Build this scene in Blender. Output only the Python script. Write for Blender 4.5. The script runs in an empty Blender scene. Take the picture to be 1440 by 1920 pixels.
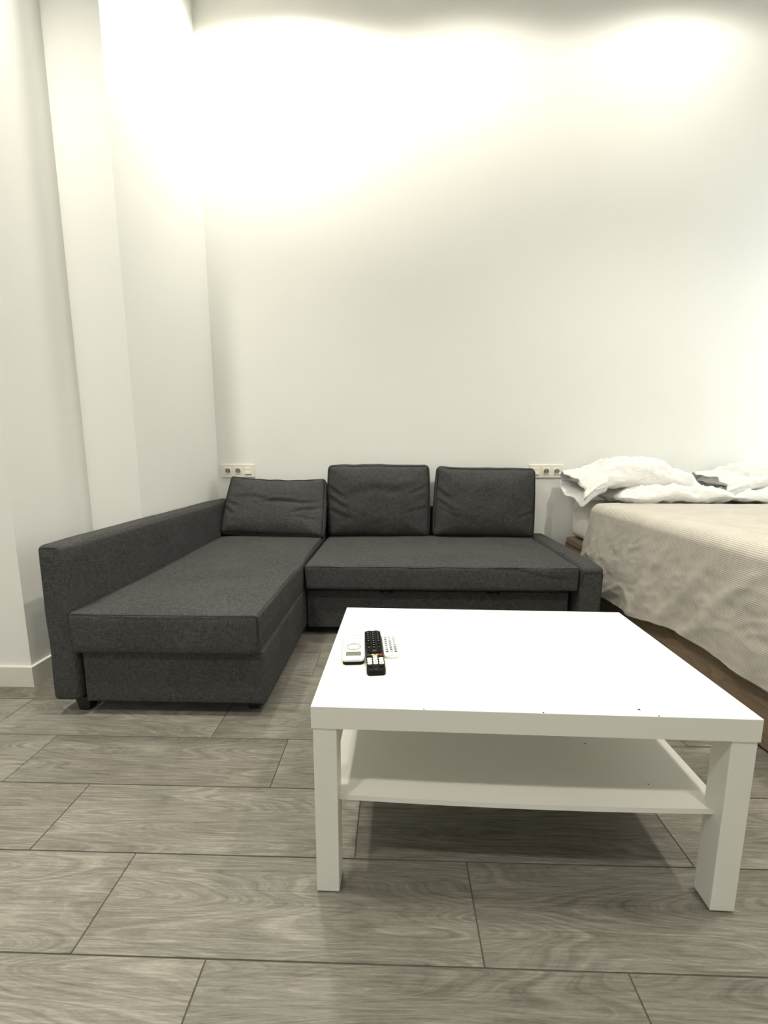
import bpy, bmesh, math, random
from mathutils import Vector, Matrix, noise
random.seed(7)
PI = math.pi
SC = bpy.context.scene
COL = SC.collection

# ---------------------------------------------------------------- camera
cam_d = bpy.data.cameras.new('camera')
cam = bpy.data.objects.new('camera', cam_d)
COL.objects.link(cam)
cam.location = (0, 0, 0.9672)
cam.rotation_euler = (PI / 2 - 0.1419, 0, 0.0271)
cam_d.sensor_fit = 'VERTICAL'
cam_d.sensor_height = 24.0
cam_d.sensor_width = 18.0
cam_d.lens = 767.5 / 1920 * 24.0
cam_d.clip_start = 0.02
SC.camera = cam

# ---------------------------------------------------------------- world, exposure, daylight
W = bpy.data.worlds.new('world')
SC.world = W
W.use_nodes = True
bg = W.node_tree.nodes['Background']
bg.inputs[0].default_value = (0.80, 0.90, 1.0, 1)
bg.inputs[1].default_value = 1.0
SC.view_settings.view_transform = 'Standard'
SC.view_settings.look = 'None'
SC.view_settings.gamma = 1.0
SC.view_settings.use_curve_mapping = False
SC.view_settings.exposure = 0.0

CEIL = 3.76
WIN_X = 3.20
REAR_Y = -3.40
GROUP_ONLY = None
# daylight entering through the window of the right-hand wall and the one behind the camera
DAYLIGHT = [('winr', (WIN_X + 0.12, 2.35, 1.75), (0, PI / 2, 0), 0.9, 2.1, 28.5),
            ('winb', (-1.3, REAR_Y - 0.12, 1.75), (-PI / 2, 0, PI), 2.2, 2.0, 18.0)]
for grp, loc, rot, sx, sy, pw in DAYLIGHT:
    if GROUP_ONLY not in (None, grp): continue
    ld = bpy.data.lights.new('daylight', 'AREA')
    ld.shape = 'RECTANGLE'
    ld.size, ld.size_y = (sy, sx) if rot[1] else (sx, sy)
    ld.energy = pw
    ld.color = (0.96, 0.985, 1.0)
    lo = bpy.data.objects.new('daylight', ld)
    COL.objects.link(lo)
    lo.location = loc
    lo.rotation_euler = rot
# (group, x, y, watts, label) of the ceiling downlights; unseen rear pair added for general light
DOWNLIGHTS = [('wl', -0.72, 2.30, 33.6, 'recessed downlight over the slumped sofa cushion'),
              ('wc', 0.45, 2.30, 7.2, 'recessed downlight over the main sofa seat'),
              ('wr', 1.65, 2.30, 10.2, 'recessed downlight over the bed pillows'),
              ('ml', -1.44, 0.82, 67.2, 'recessed downlight over the floor beside the left wall'),
              ('mr', 1.55, 1.00, 60.0, 'recessed downlight over the side of the bed'),
              ('rl', -1.25, -0.60, 38.4, 'added unseen downlight behind the viewer, nearer the side wall'),
              ('rr', 1.15, -0.60, 38.4, 'added unseen downlight behind the viewer, nearer the window')]
LAMP_COL = (1.0, 0.965, 0.85)

# ---------------------------------------------------------------- materials
def new_mat(name):
    m = bpy.data.materials.new(name)
    m.use_nodes = True
    nt = m.node_tree
    return m, nt, nt.nodes['Principled BSDF']

def nd(nt, kind, **kw):
    n = nt.nodes.new(kind)
    for k, v in kw.items():
        setattr(n, k, v)
    return n

def plain(name, col, rough=0.5, spec=0.4, metal=0.0, noise_amt=0.0, nscale=30.0, bump=0.0, bscale=200.0):
    m, nt, b = new_mat(name)
    b.inputs['Base Color'].default_value = (*col, 1)
    b.inputs['Roughness'].default_value = rough
    b.inputs['Specular IOR Level'].default_value = spec
    b.inputs['Metallic'].default_value = metal
    tc = nd(nt, 'ShaderNodeTexCoord')
    n = nd(nt, 'ShaderNodeTexNoise')
    n.inputs['Scale'].default_value = nscale
    n.inputs['Detail'].default_value = 4
    nt.links.new(tc.outputs['Object'], n.inputs['Vector'])
    r = nd(nt, 'ShaderNodeMixRGB')
    r.inputs[1].default_value = (*[c * (1 - noise_amt) for c in col], 1)
    r.inputs[2].default_value = (*[min(1, c * (1 + noise_amt)) for c in col], 1)
    nt.links.new(n.outputs['Fac'], r.inputs[0])
    nt.links.new(r.outputs[0], b.inputs['Base Color'])
    if bump > 0:
        n2 = nd(nt, 'ShaderNodeTexNoise')
        n2.inputs['Scale'].default_value = bscale
        n2.inputs['Detail'].default_value = 3
        nt.links.new(tc.outputs['Object'], n2.inputs['Vector'])
        bp = nd(nt, 'ShaderNodeBump')
        bp.inputs['Strength'].default_value = bump
        bp.inputs['Distance'].default_value = 0.002
        nt.links.new(n2.outputs['Fac'], bp.inputs['Height'])
        nt.links.new(bp.outputs[0], b.inputs['Normal'])
    return m

def mapped_noise(nt, src, scale, detail=3.0, rough=0.55, dist=0.0):
    mp = nd(nt, 'ShaderNodeMapping')
    mp.inputs['Scale'].default_value = scale
    nt.links.new(src, mp.inputs['Vector'])
    n = nd(nt, 'ShaderNodeTexNoise')
    n.inputs['Scale'].default_value = 1.0
    n.inputs['Detail'].default_value = detail
    n.inputs['Roughness'].default_value = rough
    n.inputs['Distortion'].default_value = dist
    nt.links.new(mp.outputs[0], n.inputs['Vector'])
    return n.outputs['Fac']

def mth(nt, op, a, b=None, clamp=False):
    n = nd(nt, 'ShaderNodeMath', operation=op, use_clamp=clamp)
    for i, v in enumerate((a, b)):
        if v is None:
            continue
        if isinstance(v, (int, float)):
            n.inputs[i].default_value = v
        else:
            nt.links.new(v, n.inputs[i])
    return n.outputs[0]

def ramp(nt, fac, stops):
    r = nd(nt, 'ShaderNodeValToRGB')
    el = r.color_ramp.elements
    while len(el) < len(stops):
        el.new(0.5)
    for e, (p, c) in zip(el, stops):
        e.position = p
        e.color = (*c, 1)
    nt.links.new(fac, r.inputs[0])
    return r.outputs[0]

def fabric_mat(name, dark, light):
    m, nt, b = new_mat(name)
    tc = nd(nt, 'ShaderNodeTexCoord').outputs['Object']
    a = mapped_noise(nt, tc, (50, 380, 380), 2)
    c = mapped_noise(nt, tc, (380, 50, 380), 2)
    d = mapped_noise(nt, tc, (380, 380, 50), 2)
    e = mapped_noise(nt, tc, (6, 6, 6), 2)
    s = mth(nt, 'ADD', mth(nt, 'ADD', a, c), d)
    s = mth(nt, 'ADD', s, mth(nt, 'MULTIPLY', e, 0.25))
    s = mth(nt, 'DIVIDE', s, 3.25)
    col = ramp(nt, s, [(0.40, dark), (0.60, light)])
    nt.links.new(col, b.inputs['Base Color'])
    b.inputs['Roughness'].default_value = 0.95
    b.inputs['Specular IOR Level'].default_value = 0.12
    b.inputs['Sheen Weight'].default_value = 0.0
    b.inputs['Sheen Roughness'].default_value = 0.6
    bp = nd(nt, 'ShaderNodeBump')
    bp.inputs['Strength'].default_value = 0.25
    bp.inputs['Distance'].default_value = 0.001
    nt.links.new(s, bp.inputs['Height'])
    nt.links.new(bp.outputs[0], b.inputs['Normal'])
    return m

def wood_mat(name, stops, length_axis=0, ring=9.0, fine=1.0, rough=0.5, random_shift=True, tone=0.1, spec=0.35):
    """grain along local X (or Y): contour lines of a stretched noise give cathedral figure"""
    m, nt, b = new_mat(name)
    tc = nd(nt, 'ShaderNodeTexCoord').outputs['Object']
    src = tc
    if random_shift:
        oi = nd(nt, 'ShaderNodeObjectInfo').outputs['Random']
        cb = nd(nt, 'ShaderNodeCombineXYZ')
        nt.links.new(mth(nt, 'MULTIPLY', oi, 91.0), cb.inputs[0])
        nt.links.new(mth(nt, 'MULTIPLY', oi, 47.0), cb.inputs[1])
        nt.links.new(mth(nt, 'MULTIPLY', oi, 23.0), cb.inputs[2])
        va = nd(nt, 'ShaderNodeVectorMath', operation='ADD')
        nt.links.new(tc, va.inputs[0])
        nt.links.new(cb.outputs[0], va.inputs[1])
        src = va.outputs[0]
    def sc(l, w):
        v = [w, w, w]
        v[length_axis] = l
        return tuple(v)
    warp = mapped_noise(nt, src, sc(0.9, 8.0), 1.6, 0.4, 0.15)
    # lines that follow the contours of the warp: cathedral figure
    sx = nd(nt, 'ShaderNodeSeparateXYZ')
    nt.links.new(src, sx.inputs[0])
    cl = nd(nt, 'ShaderNodeCombineXYZ')
    nt.links.new(mth(nt, 'MULTIPLY', sx.outputs[length_axis], 5.0), cl.inputs[0])
    nt.links.new(mth(nt, 'MULTIPLY', warp, ring * 9.0), cl.inputs[1])
    cn = nd(nt, 'ShaderNodeTexNoise')
    cn.inputs['Scale'].default_value = 1.0
    cn.inputs['Detail'].default_value = 4.0
    cn.inputs['Roughness'].default_value = 0.65
    nt.links.new(cl.outputs[0], cn.inputs['Vector'])
    streak = mapped_noise(nt, src, sc(9.0, 260.0), 3.0, 0.65)
    broad = mapped_noise(nt, src, sc(2.2, 9.0), 3.0, 0.55)
    speck = mapped_noise(nt, src, sc(60.0, 420.0), 2.0, 0.6)
    v = mth(nt, 'ADD', mth(nt, 'MULTIPLY', streak, 0.30 * fine), mth(nt, 'MULTIPLY', broad, 0.20))
    v = mth(nt, 'ADD', v, mth(nt, 'MULTIPLY', cn.outputs['Fac'], 0.38))
    v = mth(nt, 'ADD', v, mth(nt, 'MULTIPLY', speck, 0.12))
    if random_shift:
        v = mth(nt, 'ADD', v, mth(nt, 'MULTIPLY', mth(nt, 'SUBTRACT', oi, 0.5), tone))
    col = ramp(nt, v, stops)
    nt.links.new(col, b.inputs['Base Color'])
    b.inputs['Roughness'].default_value = rough
    b.inputs['Specular IOR Level'].default_value = spec
    bp = nd(nt, 'ShaderNodeBump')
    bp.inputs['Strength'].default_value = 0.18
    bp.inputs['Distance'].default_value = 0.001
    nt.links.new(v, bp.inputs['Height'])
    nt.links.new(bp.outputs[0], b.inputs['Normal'])
    return m

def blanket_mat():
    m, nt, b = new_mat('striped blanket cloth')
    uv = nd(nt, 'ShaderNodeUVMap').outputs[0]
    sp = nd(nt, 'ShaderNodeSeparateXYZ')
    nt.links.new(uv, sp.inputs[0])
    s = mth(nt, 'SINE', mth(nt, 'MULTIPLY', sp.outputs[0], 2 * PI / 0.0068))
    s = mth(nt, 'ADD', mth(nt, 'MULTIPLY', s, 0.8), 0.5, True)
    tc = nd(nt, 'ShaderNodeTexCoord').outputs['Object']
    nz = mapped_noise(nt, tc, (9, 9, 9), 4)
    mx = nd(nt, 'ShaderNodeMixRGB')
    mx.inputs[1].default_value = (0.43, 0.392, 0.335, 1)
    mx.inputs[2].default_value = (0.60, 0.575, 0.52, 1)
    nt.links.new(s, mx.inputs[0])
    m2 = nd(nt, 'ShaderNodeMixRGB', blend_type='MULTIPLY')
    nt.links.new(mx.outputs[0], m2.inputs[1])
    nt.links.new(ramp(nt, nz, [(0.3, (0.86, 0.86, 0.86)), (0.7, (1, 1, 1))]), m2.inputs[2])
    m2.inputs[0].default_value = 1.0
    nt.links.new(m2.outputs[0], b.inputs['Base Color'])
    b.inputs['Roughness'].default_value = 0.95
    b.inputs['Specular IOR Level'].default_value = 0.1
    n2 = mapped_noise(nt, tc, (55, 55, 55), 4, 0.6, 0.8)
    bp = nd(nt, 'ShaderNodeBump')
    bp.inputs['Strength'].default_value = 0.4
    bp.inputs['Distance'].default_value = 0.004
    nt.links.new(n2, bp.inputs['Height'])
    nt.links.new(bp.outputs[0], b.inputs['Normal'])
    return m

def linen_mat():
    m, nt, b = new_mat('white pillowcase cotton')
    b.inputs['Base Color'].default_value = (0.75, 0.745, 0.715, 1)
    b.inputs['Roughness'].default_value = 0.9
    b.inputs['Specular IOR Level'].default_value = 0.15
    tc = nd(nt, 'ShaderNodeTexCoord').outputs['Object']
    n2 = mapped_noise(nt, tc, (16, 22, 26), 5, 0.55, 1.2)
    bp = nd(nt, 'ShaderNodeBump')
    bp.inputs['Strength'].default_value = 0.55
    bp.inputs['Distance'].default_value = 0.012
    nt.links.new(n2, bp.inputs['Height'])
    nt.links.new(bp.outputs[0], b.inputs['Normal'])
    return m

def emit(name, col, s):
    m, nt, b = new_mat(name)
    b.inputs['Base Color'].default_value = (*col, 1)
    b.inputs['Emission Color'].default_value = (*col, 1)
    b.inputs['Emission Strength'].default_value = s
    return m

M = {}
M['wall'] = plain('white wall paint', (0.80, 0.797, 0.76), 0.85, 0.2, 0, 0.012, 3.0, 0.08, 260)
M['ceiling'] = plain('white ceiling paint', (0.78, 0.77, 0.73), 0.9, 0.15, 0, 0.01, 3.0)
M['trim'] = plain('cream baseboard lacquer', (0.70, 0.68, 0.61), 0.45, 0.4, 0, 0.02, 8.0)
M['grout'] = plain('dark grey joint mortar', (0.10, 0.095, 0.08), 0.95, 0.1, 0, 0.15, 120.0)
M['tile'] = wood_mat('grey wood look porcelain', [(0.37, (0.092, 0.083, 0.066)), (0.47, (0.160, 0.148, 0.124)), (0.54, (0.215, 0.202, 0.172)), (0.64, (0.330, 0.312, 0.268))], 0, 8.0, 1.0, 0.42, True, 0.07, 0.35)
M['oak'] = wood_mat('brown oak veneer', [(0.30, (0.10, 0.068, 0.043)), (0.5, (0.20, 0.145, 0.095)), (0.72, (0.32, 0.245, 0.17))], 1, 6.0, 1.0, 0.55, False, 0, 0.3)
M['fabric'] = fabric_mat('charcoal melange upholstery', (0.0300, 0.0293, 0.0296), (0.0880, 0.0857, 0.0835))
M['piping'] = plain('dark upholstery seam', (0.03, 0.03, 0.032), 0.95, 0.1, 0, 0.1, 300)
M['black_cloth'] = plain('black underlining cloth', (0.012, 0.012, 0.012), 0.95, 0.05, 0, 0.1, 100)  # even black cloth on the sofa undercarriage and bed plinth
M['black_plastic'] = plain('black moulded plastic', (0.012, 0.012, 0.012), 0.45, 0.4, 0, 0.05, 80)
M['table'] = plain('white acrylic lacquer', (0.80, 0.785, 0.72), 0.33, 0.4, 0, 0.01, 5)
M['chip'] = plain('exposed dark fibreboard', (0.035, 0.030, 0.020), 0.9, 0.1, 0, 0.2, 600)
M['linen'] = linen_mat()
M['sheet'] = plain('cream fitted sheet cotton', (0.76, 0.73, 0.67), 0.9, 0.15, 0, 0.03, 12, 0.4, 30)
M['blanket'] = blanket_mat()
M['socket'] = plain('cream socket plastic', (0.80, 0.76, 0.66), 0.35, 0.4, 0, 0.01, 30)
M['socket_white'] = plain('white rocker plastic', (0.88, 0.87, 0.80), 0.3, 0.4, 0, 0.01, 30)
M['hole'] = plain('dark pin hole', (0.02, 0.018, 0.015), 0.8, 0.1, 0, 0.05, 30)
M['well_shade'] = plain('grey socket well shade', (0.28, 0.26, 0.22), 0.4, 0.5, 0.6, 0.05, 60)  # shade inside the socket wells, put into the disc colour
M['remote_white'] = plain('glossy white remote shell', (0.82, 0.82, 0.80), 0.3, 0.45, 0, 0.01, 30)
M['remote_black'] = plain('matt black remote shell', (0.006, 0.006, 0.006), 0.5, 0.12, 0, 0.05, 60)
M['key_black'] = plain('black rubber key', (0.003, 0.003, 0.003), 0.6, 0.1, 0, 0.05, 60)
M['lcd'] = plain('grey green lcd glass', (0.16, 0.17, 0.14), 0.25, 0.5, 0, 0.03, 60)
M['ink'] = plain('grey key print', (0.17, 0.17, 0.17), 0.6, 0.2, 0, 0.02, 60)
M['ink_light'] = plain('pale grey key print', (0.36, 0.36, 0.36), 0.6, 0.2, 0, 0.02, 60)
M['key_white'] = plain('ivory rubber key', (0.82, 0.80, 0.72), 0.5, 0.3, 0, 0.02, 60)
M['key_grey'] = plain('slate grey key', (0.045, 0.045, 0.05), 0.5, 0.3, 0, 0.02, 60)
M['key_yellow'] = plain('yellow key', (0.72, 0.60, 0.10), 0.5, 0.3, 0, 0.02, 60)
M['key_green'] = plain('pale green key', (0.35, 0.42, 0.25), 0.5, 0.3, 0, 0.02, 60)
M['key_red'] = plain('dark red key', (0.16, 0.010, 0.012), 0.5, 0.3, 0, 0.02, 60)
M['key_coral'] = plain('coral key', (0.60, 0.16, 0.12), 0.5, 0.3, 0, 0.02, 60)
M['key_blue'] = plain('navy blue key', (0.03, 0.06, 0.16), 0.5, 0.3, 0, 0.02, 60)
M['key_teal'] = plain('teal key', (0.05, 0.20, 0.24), 0.5, 0.3, 0, 0.02, 60)
M['key_brown'] = plain('olive brown key', (0.22, 0.18, 0.08), 0.5, 0.3, 0, 0.02, 60)
M['lamp_ring'] = plain('white lamp trim', (0.8, 0.8, 0.78), 0.4, 0.4, 0, 0.01, 30)
M['lamp_disc'] = emit('lit lamp lens', (1.0, 0.93, 0.80), 12.0 if GROUP_ONLY is None else 0.0)
M['frame_white'] = plain('white window frame', (0.8, 0.8, 0.79), 0.4, 0.4, 0, 0.01, 20)
gm, gnt, gb = new_mat('window glass')
gt = nd(gnt, 'ShaderNodeBsdfTransparent')
gg = nd(gnt, 'ShaderNodeBsdfGlossy')
gg.inputs['Roughness'].default_value = 0.02
gx = nd(gnt, 'ShaderNodeMixShader')
gx.inputs[0].default_value = 0.06
gnt.links.new(gt.outputs[0], gx.inputs[1])
gnt.links.new(gg.outputs[0], gx.inputs[2])
gnt.links.new(gx.outputs[0], gnt.nodes['Material Output'].inputs['Surface'])
M['glass'] = gm

# ---------------------------------------------------------------- mesh helpers
def link(name, bm, mat, parent=None, smooth=False):
    me = bpy.data.meshes.new(name)
    if parent is not None and 'base_mx' in MXS.get(parent.name, {}):
        bm.transform(MXS[parent.name]['base_mx'].inverted())
    bmesh.ops.recalc_face_normals(bm, faces=bm.faces)
    bm.to_mesh(me)
    bm.free()
    if smooth:
        for p in me.polygons:
            p.use_smooth = True
    me.materials.append(mat)
    o = bpy.data.objects.new(name, me)
    COL.objects.link(o)
    if parent is not None:
        o.parent = parent
        if parent.name in MXS:
            MXS[o.name] = MXS[parent.name]
    return o
MXS = {}

def tag(o, label=None, cat=None, group=None, kind=None):
    if label: o['label'] = label
    if cat: o['category'] = cat
    if group: o['group'] = group
    if kind: o['kind'] = kind
    return o

def thing(name, label, cat, loc=(0, 0, 0), rotz=0.0, group=None):
    o = bpy.data.objects.new(name, None)
    o.empty_display_size = 0.05
    COL.objects.link(o)
    o.location = loc
    o.rotation_euler = (0, 0, rotz)
    MXS[o.name] = {'base_mx': Matrix.Translation(Vector(loc)) @ Matrix.Rotation(rotz, 4, 'Z')}
    return tag(o, label, cat, group)

def box(bm, x0, x1, y0, y1, z0, z1, bev=0.0, seg=2):
    r = bmesh.ops.create_cube(bm, size=1.0, matrix=Matrix.Translation(((x0 + x1) / 2, (y0 + y1) / 2, (z0 + z1) / 2)) @ Matrix.Diagonal((x1 - x0, y1 - y0, z1 - z0, 1)))
    if bev > 0:
        es = set()
        for v in r['verts']:
            es.update(v.link_edges)
        bmesh.ops.bevel(bm, geom=list(es), offset=bev, segments=seg, affect='EDGES', profile=0.5)
    return bm

def bx(*a, **k):
    return box(bmesh.new(), *a, **k)

def prism(bm, pts, z0, z1):
    lo = [bm.verts.new((x, y, z0)) for x, y in pts]
    hi = [bm.verts.new((x, y, z1)) for x, y in pts]
    n = len(pts)
    bm.faces.new(lo[::-1])
    bm.faces.new(hi)
    for i in range(n):
        bm.faces.new((lo[i], lo[(i + 1) % n], hi[(i + 1) % n], hi[i]))
    return bm

def rrect(x0, x1, y0, y1, r, seg=5):
    pts = []
    for cx, cy, a0 in ((x1 - r, y0 + r, -PI / 2), (x1 - r, y1 - r, 0), (x0 + r, y1 - r, PI / 2), (x0 + r, y0 + r, PI)):
        for i in range(seg + 1):
            a = a0 + PI / 2 * i / seg
            pts.append((cx + r * math.cos(a), cy + r * math.sin(a)))
    return pts

def ellipse(cx, cy, rx, ry, n=16):
    return [(cx + rx * math.cos(2 * PI * i / n), cy + ry * math.sin(2 * PI * i / n)) for i in range(n)]

def tube(bm, pts, r, seg=6, closed=False):
    pts = [Vector(p) for p in pts]
    n = len(pts)
    rings = []
    up = Vector((0.13, 0.21, 0.97)).normalized()
    for i, p in enumerate(pts):
        a = pts[(i - 1) % n] if (closed or i > 0) else p
        b = pts[(i + 1) % n] if (closed or i < n - 1) else p
        t = (b - a).normalized()
        s = t.cross(up)
        if s.length < 1e-4:
            s = t.cross(Vector((1, 0, 0)))
        s.normalize()
        u = s.cross(t)
        rings.append([bm.verts.new(p + r * (math.cos(2 * PI * k / seg) * s + math.sin(2 * PI * k / seg) * u)) for k in range(seg)])
    m = n if closed else n - 1
    for i in range(m):
        A, B = rings[i], rings[(i + 1) % n]
        for k in range(seg):
            bm.faces.new((A[k], A[(k + 1) % seg], B[(k + 1) % seg], B[k]))
    if not closed:
        bm.faces.new(rings[0][::-1])
        bm.faces.new(rings[-1])
    return bm

def steps(L, r, n, k=4):
    a = [r * (1 - math.cos(PI / 2 * i / k)) for i in range(k)]
    mid = [r + (L - 2 * r) * i / n for i in range(n + 1)]
    return a + mid + [L - x for x in reversed(a)]

def softbox(x0, x1, y0, y1, z0, z1, r=0.02, n=(14, 14, 6), bulge=(0, 0, 0), amp=0.0, freq=8.0, seed=0.0, fn=None):
    """upholstered block: box with rounded edges, bulging faces and slight unevenness"""
    lo = Vector((x0, y0, z0)); hi = Vector((x1, y1, z1)); L = hi - lo; c = (lo + hi) / 2
    S = [steps(L[a], r, n[a]) for a in range(3)]
    N = [len(s) - 1 for s in S]
    bm = bmesh.new()
    V = {}
    def vert(i, j, k):
        key = (i, j, k)
        if key in V:
            return V[key]
        p = lo + Vector((S[0][i], S[1][j], S[2][k]))
        q = Vector([min(max(p[a], lo[a] + r), hi[a] - r) for a in range(3)])
        d = p - q
        nrm = d.normalized() if d.length > 1e-9 else Vector((0, 0, 1))
        p2 = q + nrm * r
        w = [2 * (p[a] - c[a]) / L[a] for a in range(3)]
        for a in range(3):
            if bulge[a]:
                o1, o2 = [b for b in range(3) if b != a]
                p2[a] += math.copysign(abs(w[a]) ** 3, w[a]) * bulge[a] * (1 - w[o1] ** 4) * (1 - w[o2] ** 4)
        if amp:
            p2 += nrm * amp * noise.noise(p * freq + Vector((seed, seed * 1.7, seed * 0.3)))
        if fn:
            p2 = fn(p2, w, nrm)
        V[key] = bm.verts.new(p2)
        return V[key]
    def quad(a, b, c2, d):
        bm.faces.new((vert(*a), vert(*b), vert(*c2), vert(*d)))
    for i in range(N[0]):
        for j in range(N[1]):
            for k in (0, N[2]):
                quad((i, j, k), (i + 1, j, k), (i + 1, j + 1, k), (i, j + 1, k))
    for i in range(N[0]):
        for k in range(N[2]):
            for j in (0, N[1]):
                quad((i, j, k), (i + 1, j, k), (i + 1, j, k + 1), (i, j, k + 1))
    for j in range(N[1]):
        for k in range(N[2]):
            for i in (0, N[0]):
                quad((i, j, k), (i, j + 1, k), (i, j + 1, k + 1), (i, j, k + 1))
    return bm

def crease(x, z, cx, cz, ang, ln, wd, dp):
    """depth of one soft crease, in a face's own coordinates"""
    c, s = math.cos(ang), math.sin(ang)
    u = (x - cx) * c + (z - cz) * s
    v = -(x - cx) * s + (z - cz) * c
    v += 0.06 * ln * math.sin(u / ln * 3.0)
    along = math.exp(-(u / ln) ** 4)
    return dp * along * (math.exp(-(v / wd) ** 2) - 0.55 * math.exp(-((v - 1.7 * wd) / wd) ** 2))

# ---------------------------------------------------------------- the room
FLOOR_X0, FLOOR_X1, FLOOR_Y0, FLOOR_Y1 = -3.0, WIN_X, REAR_Y, 2.9
floor = tag(link('floor', bx(FLOOR_X0, FLOOR_X1, FLOOR_Y0, FLOOR_Y1, -0.06, -0.0025), M['grout']), kind='structure')
ROW, PITCH, Y_REF, X_REF, GAP = 0.2049, 0.8040, 0.6522, -0.630, 0.0026
tile_cache = {}
def tile_mesh(lx, ly):
    key = (round(lx, 3), round(ly, 3))
    if key not in tile_cache:
        b = bx(-lx / 2, lx / 2, -ly / 2, ly / 2, -0.010, 0.0, bev=0.0008, seg=1)
        me = bpy.data.meshes.new('floor_tile')
        b.to_mesh(me); b.free()
        me.materials.append(M['tile'])
        tile_cache[key] = me
    return tile_cache[key]
k0 = math.floor((FLOOR_Y0 - Y_REF) / ROW)
k1 = math.ceil((FLOOR_Y1 - Y_REF) / ROW)
for k in range(k0, k1):
    ya, yb = Y_REF + k * ROW, Y_REF + (k + 1) * ROW
    ya, yb = max(ya, FLOOR_Y0), min(yb, FLOOR_Y1)
    if yb - ya < 0.02: continue
    xs = X_REF - 0.2680 * k
    xs -= math.ceil((xs - FLOOR_X0) / PITCH) * PITCH
    x = xs
    while x < FLOOR_X1:
        a, b2 = max(x, FLOOR_X0), min(x + PITCH, FLOOR_X1)
        if b2 - a > 0.03:
            o = bpy.data.objects.new('floor_tile', tile_mesh(b2 - a - GAP, yb - ya - GAP))
            COL.objects.link(o)
            o.parent = floor
            o.location = ((a + b2) / 2, (ya + yb) / 2, random.uniform(-0.0003, 0.0))
        x += PITCH

PIER_X0, PIER_X1, PIER_Y0, PIER_Y1 = -1.518, -1.262, 1.985, 2.9
NEAR_Y = 1.564
tag(link('wall_back', bx(-3.0, 3.75, 2.9, 3.05, -0.06, CEIL + 0.1), M['wall']), kind='structure')
tag(link('wall_left', bx(-3.15, -1.518, NEAR_Y, PIER_Y0, -0.06, CEIL + 0.1), M['wall']), kind='structure')
tag(link('wall_pier', bx(-3.15, PIER_X1, PIER_Y0 + 0.0005, PIER_Y1, -0.06, CEIL + 0.1), M['wall']), kind='structure')
tag(link('wall_side', bx(-3.15, -3.0, REAR_Y, 3.05, -0.06, CEIL + 0.1), M['wall']), kind='structure')
def wall_with_hole(name, axis, pos, thick, a0, a1, h0, h1, b0, b1, z0, z1):
    bm = bmesh.new()
    for u0, u1, v0, v1 in ((a0, b0, h0, h1), (b1, a1, h0, h1), (b0, b1, h0, z0), (b0, b1, z1, h1)):
        if axis == 'x':
            box(bm, pos, pos + thick, u0, u1, v0, v1)
        else:
            box(bm, u0, u1, pos, pos + thick, v0, v1)
    return tag(link(name, bm, M['wall']), kind='structure')
wall_with_hole('wall_right', 'x', WIN_X, 0.15, REAR_Y - 0.15, 2.9, -0.06, CEIL + 0.1, 1.9, 2.8, 0.7, 2.8)
wall_with_hole('wall_rear', 'y', REAR_Y - 0.15, 0.15, -3.15, WIN_X, -0.06, CEIL + 0.1, -2.4, -0.2, 0.75, 2.75)
# windows that let the daylight in
def window(name, axis, pos, a0, a1, z0, z1):
    def B(bm, u0, u1, p0, p1, v0, v1):
        return box(bm, p0, p1, u0, u1, v0, v1, bev=0.003) if axis == 'x' else box(bm, u0, u1, p0, p1, v0, v1, bev=0.003)
    fr = bmesh.new()
    t = 0.06
    mid = (a0 + a1) / 2
    for u0, u1, v0, v1 in ((a0, a0 + t, z0, z1), (a1 - t, a1, z0, z1), (a0 + t, a1 - t, z0, z0 + t), (a0 + t, a1 - t, z1 - t, z1), (mid - t / 2, mid + t / 2, z0 + t, z1 - t)):
        B(fr, u0, u1, pos, pos + 0.05, v0, v1)
    w = tag(link(name, fr, M['frame_white']), kind='structure')
    for u0, u1 in ((a0 + t, mid - t / 2), (mid + t / 2, a1 - t)):
        g = bmesh.new()
        if axis == 'x': box(g, pos + 0.022, pos + 0.028, u0, u1, z0 + t, z1 - t)
        else: box(g, u0, u1, pos + 0.022, pos + 0.028, z0 + t, z1 - t)
        p = link('pane', g, M['glass'], w)
        p.visible_shadow = True
    return w

tag(link('ceiling', bx(-3.15, 3.75, REAR_Y - 0.15, 3.05, CEIL, CEIL + 0.12), M['ceiling']), kind='structure')

# baseboards: 9 cm tall with an eased top edge
def baseboard(name, x0, x1, y0, y1):
    tag(link(name, bx(x0, x1, y0, y1, 0.0, 0.089, bev=0.003), M['trim']), kind='structure')
bb = bmesh.new()
bb.free()
TB = 0.013
bm = bmesh.new()
prism(bm, [(-3.0, NEAR_Y - TB), (-1.518 + TB, NEAR_Y - TB), (-1.518 + TB, PIER_Y0 - TB), (PIER_X1 + 0.0, PIER_Y0 - TB), (PIER_X1 + 0.0, PIER_Y0), (-1.518, PIER_Y0), (-1.518, NEAR_Y), (-3.0, NEAR_Y)], 0.0, 0.089)
bmesh.ops.bevel(bm, geom=[e for e in bm.edges if all(v.co.z > 0.08 for v in e.verts)], offset=0.0035, segments=2, affect='EDGES', profile=0.5)
tag(link('baseboard_left', bm, M['trim']), kind='structure')
baseboard('baseboard_back', PIER_X1, WIN_X, 2.9 - TB, 2.9)
baseboard('baseboard_right', WIN_X - TB, WIN_X, REAR_Y, 2.9 - TB)

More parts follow.
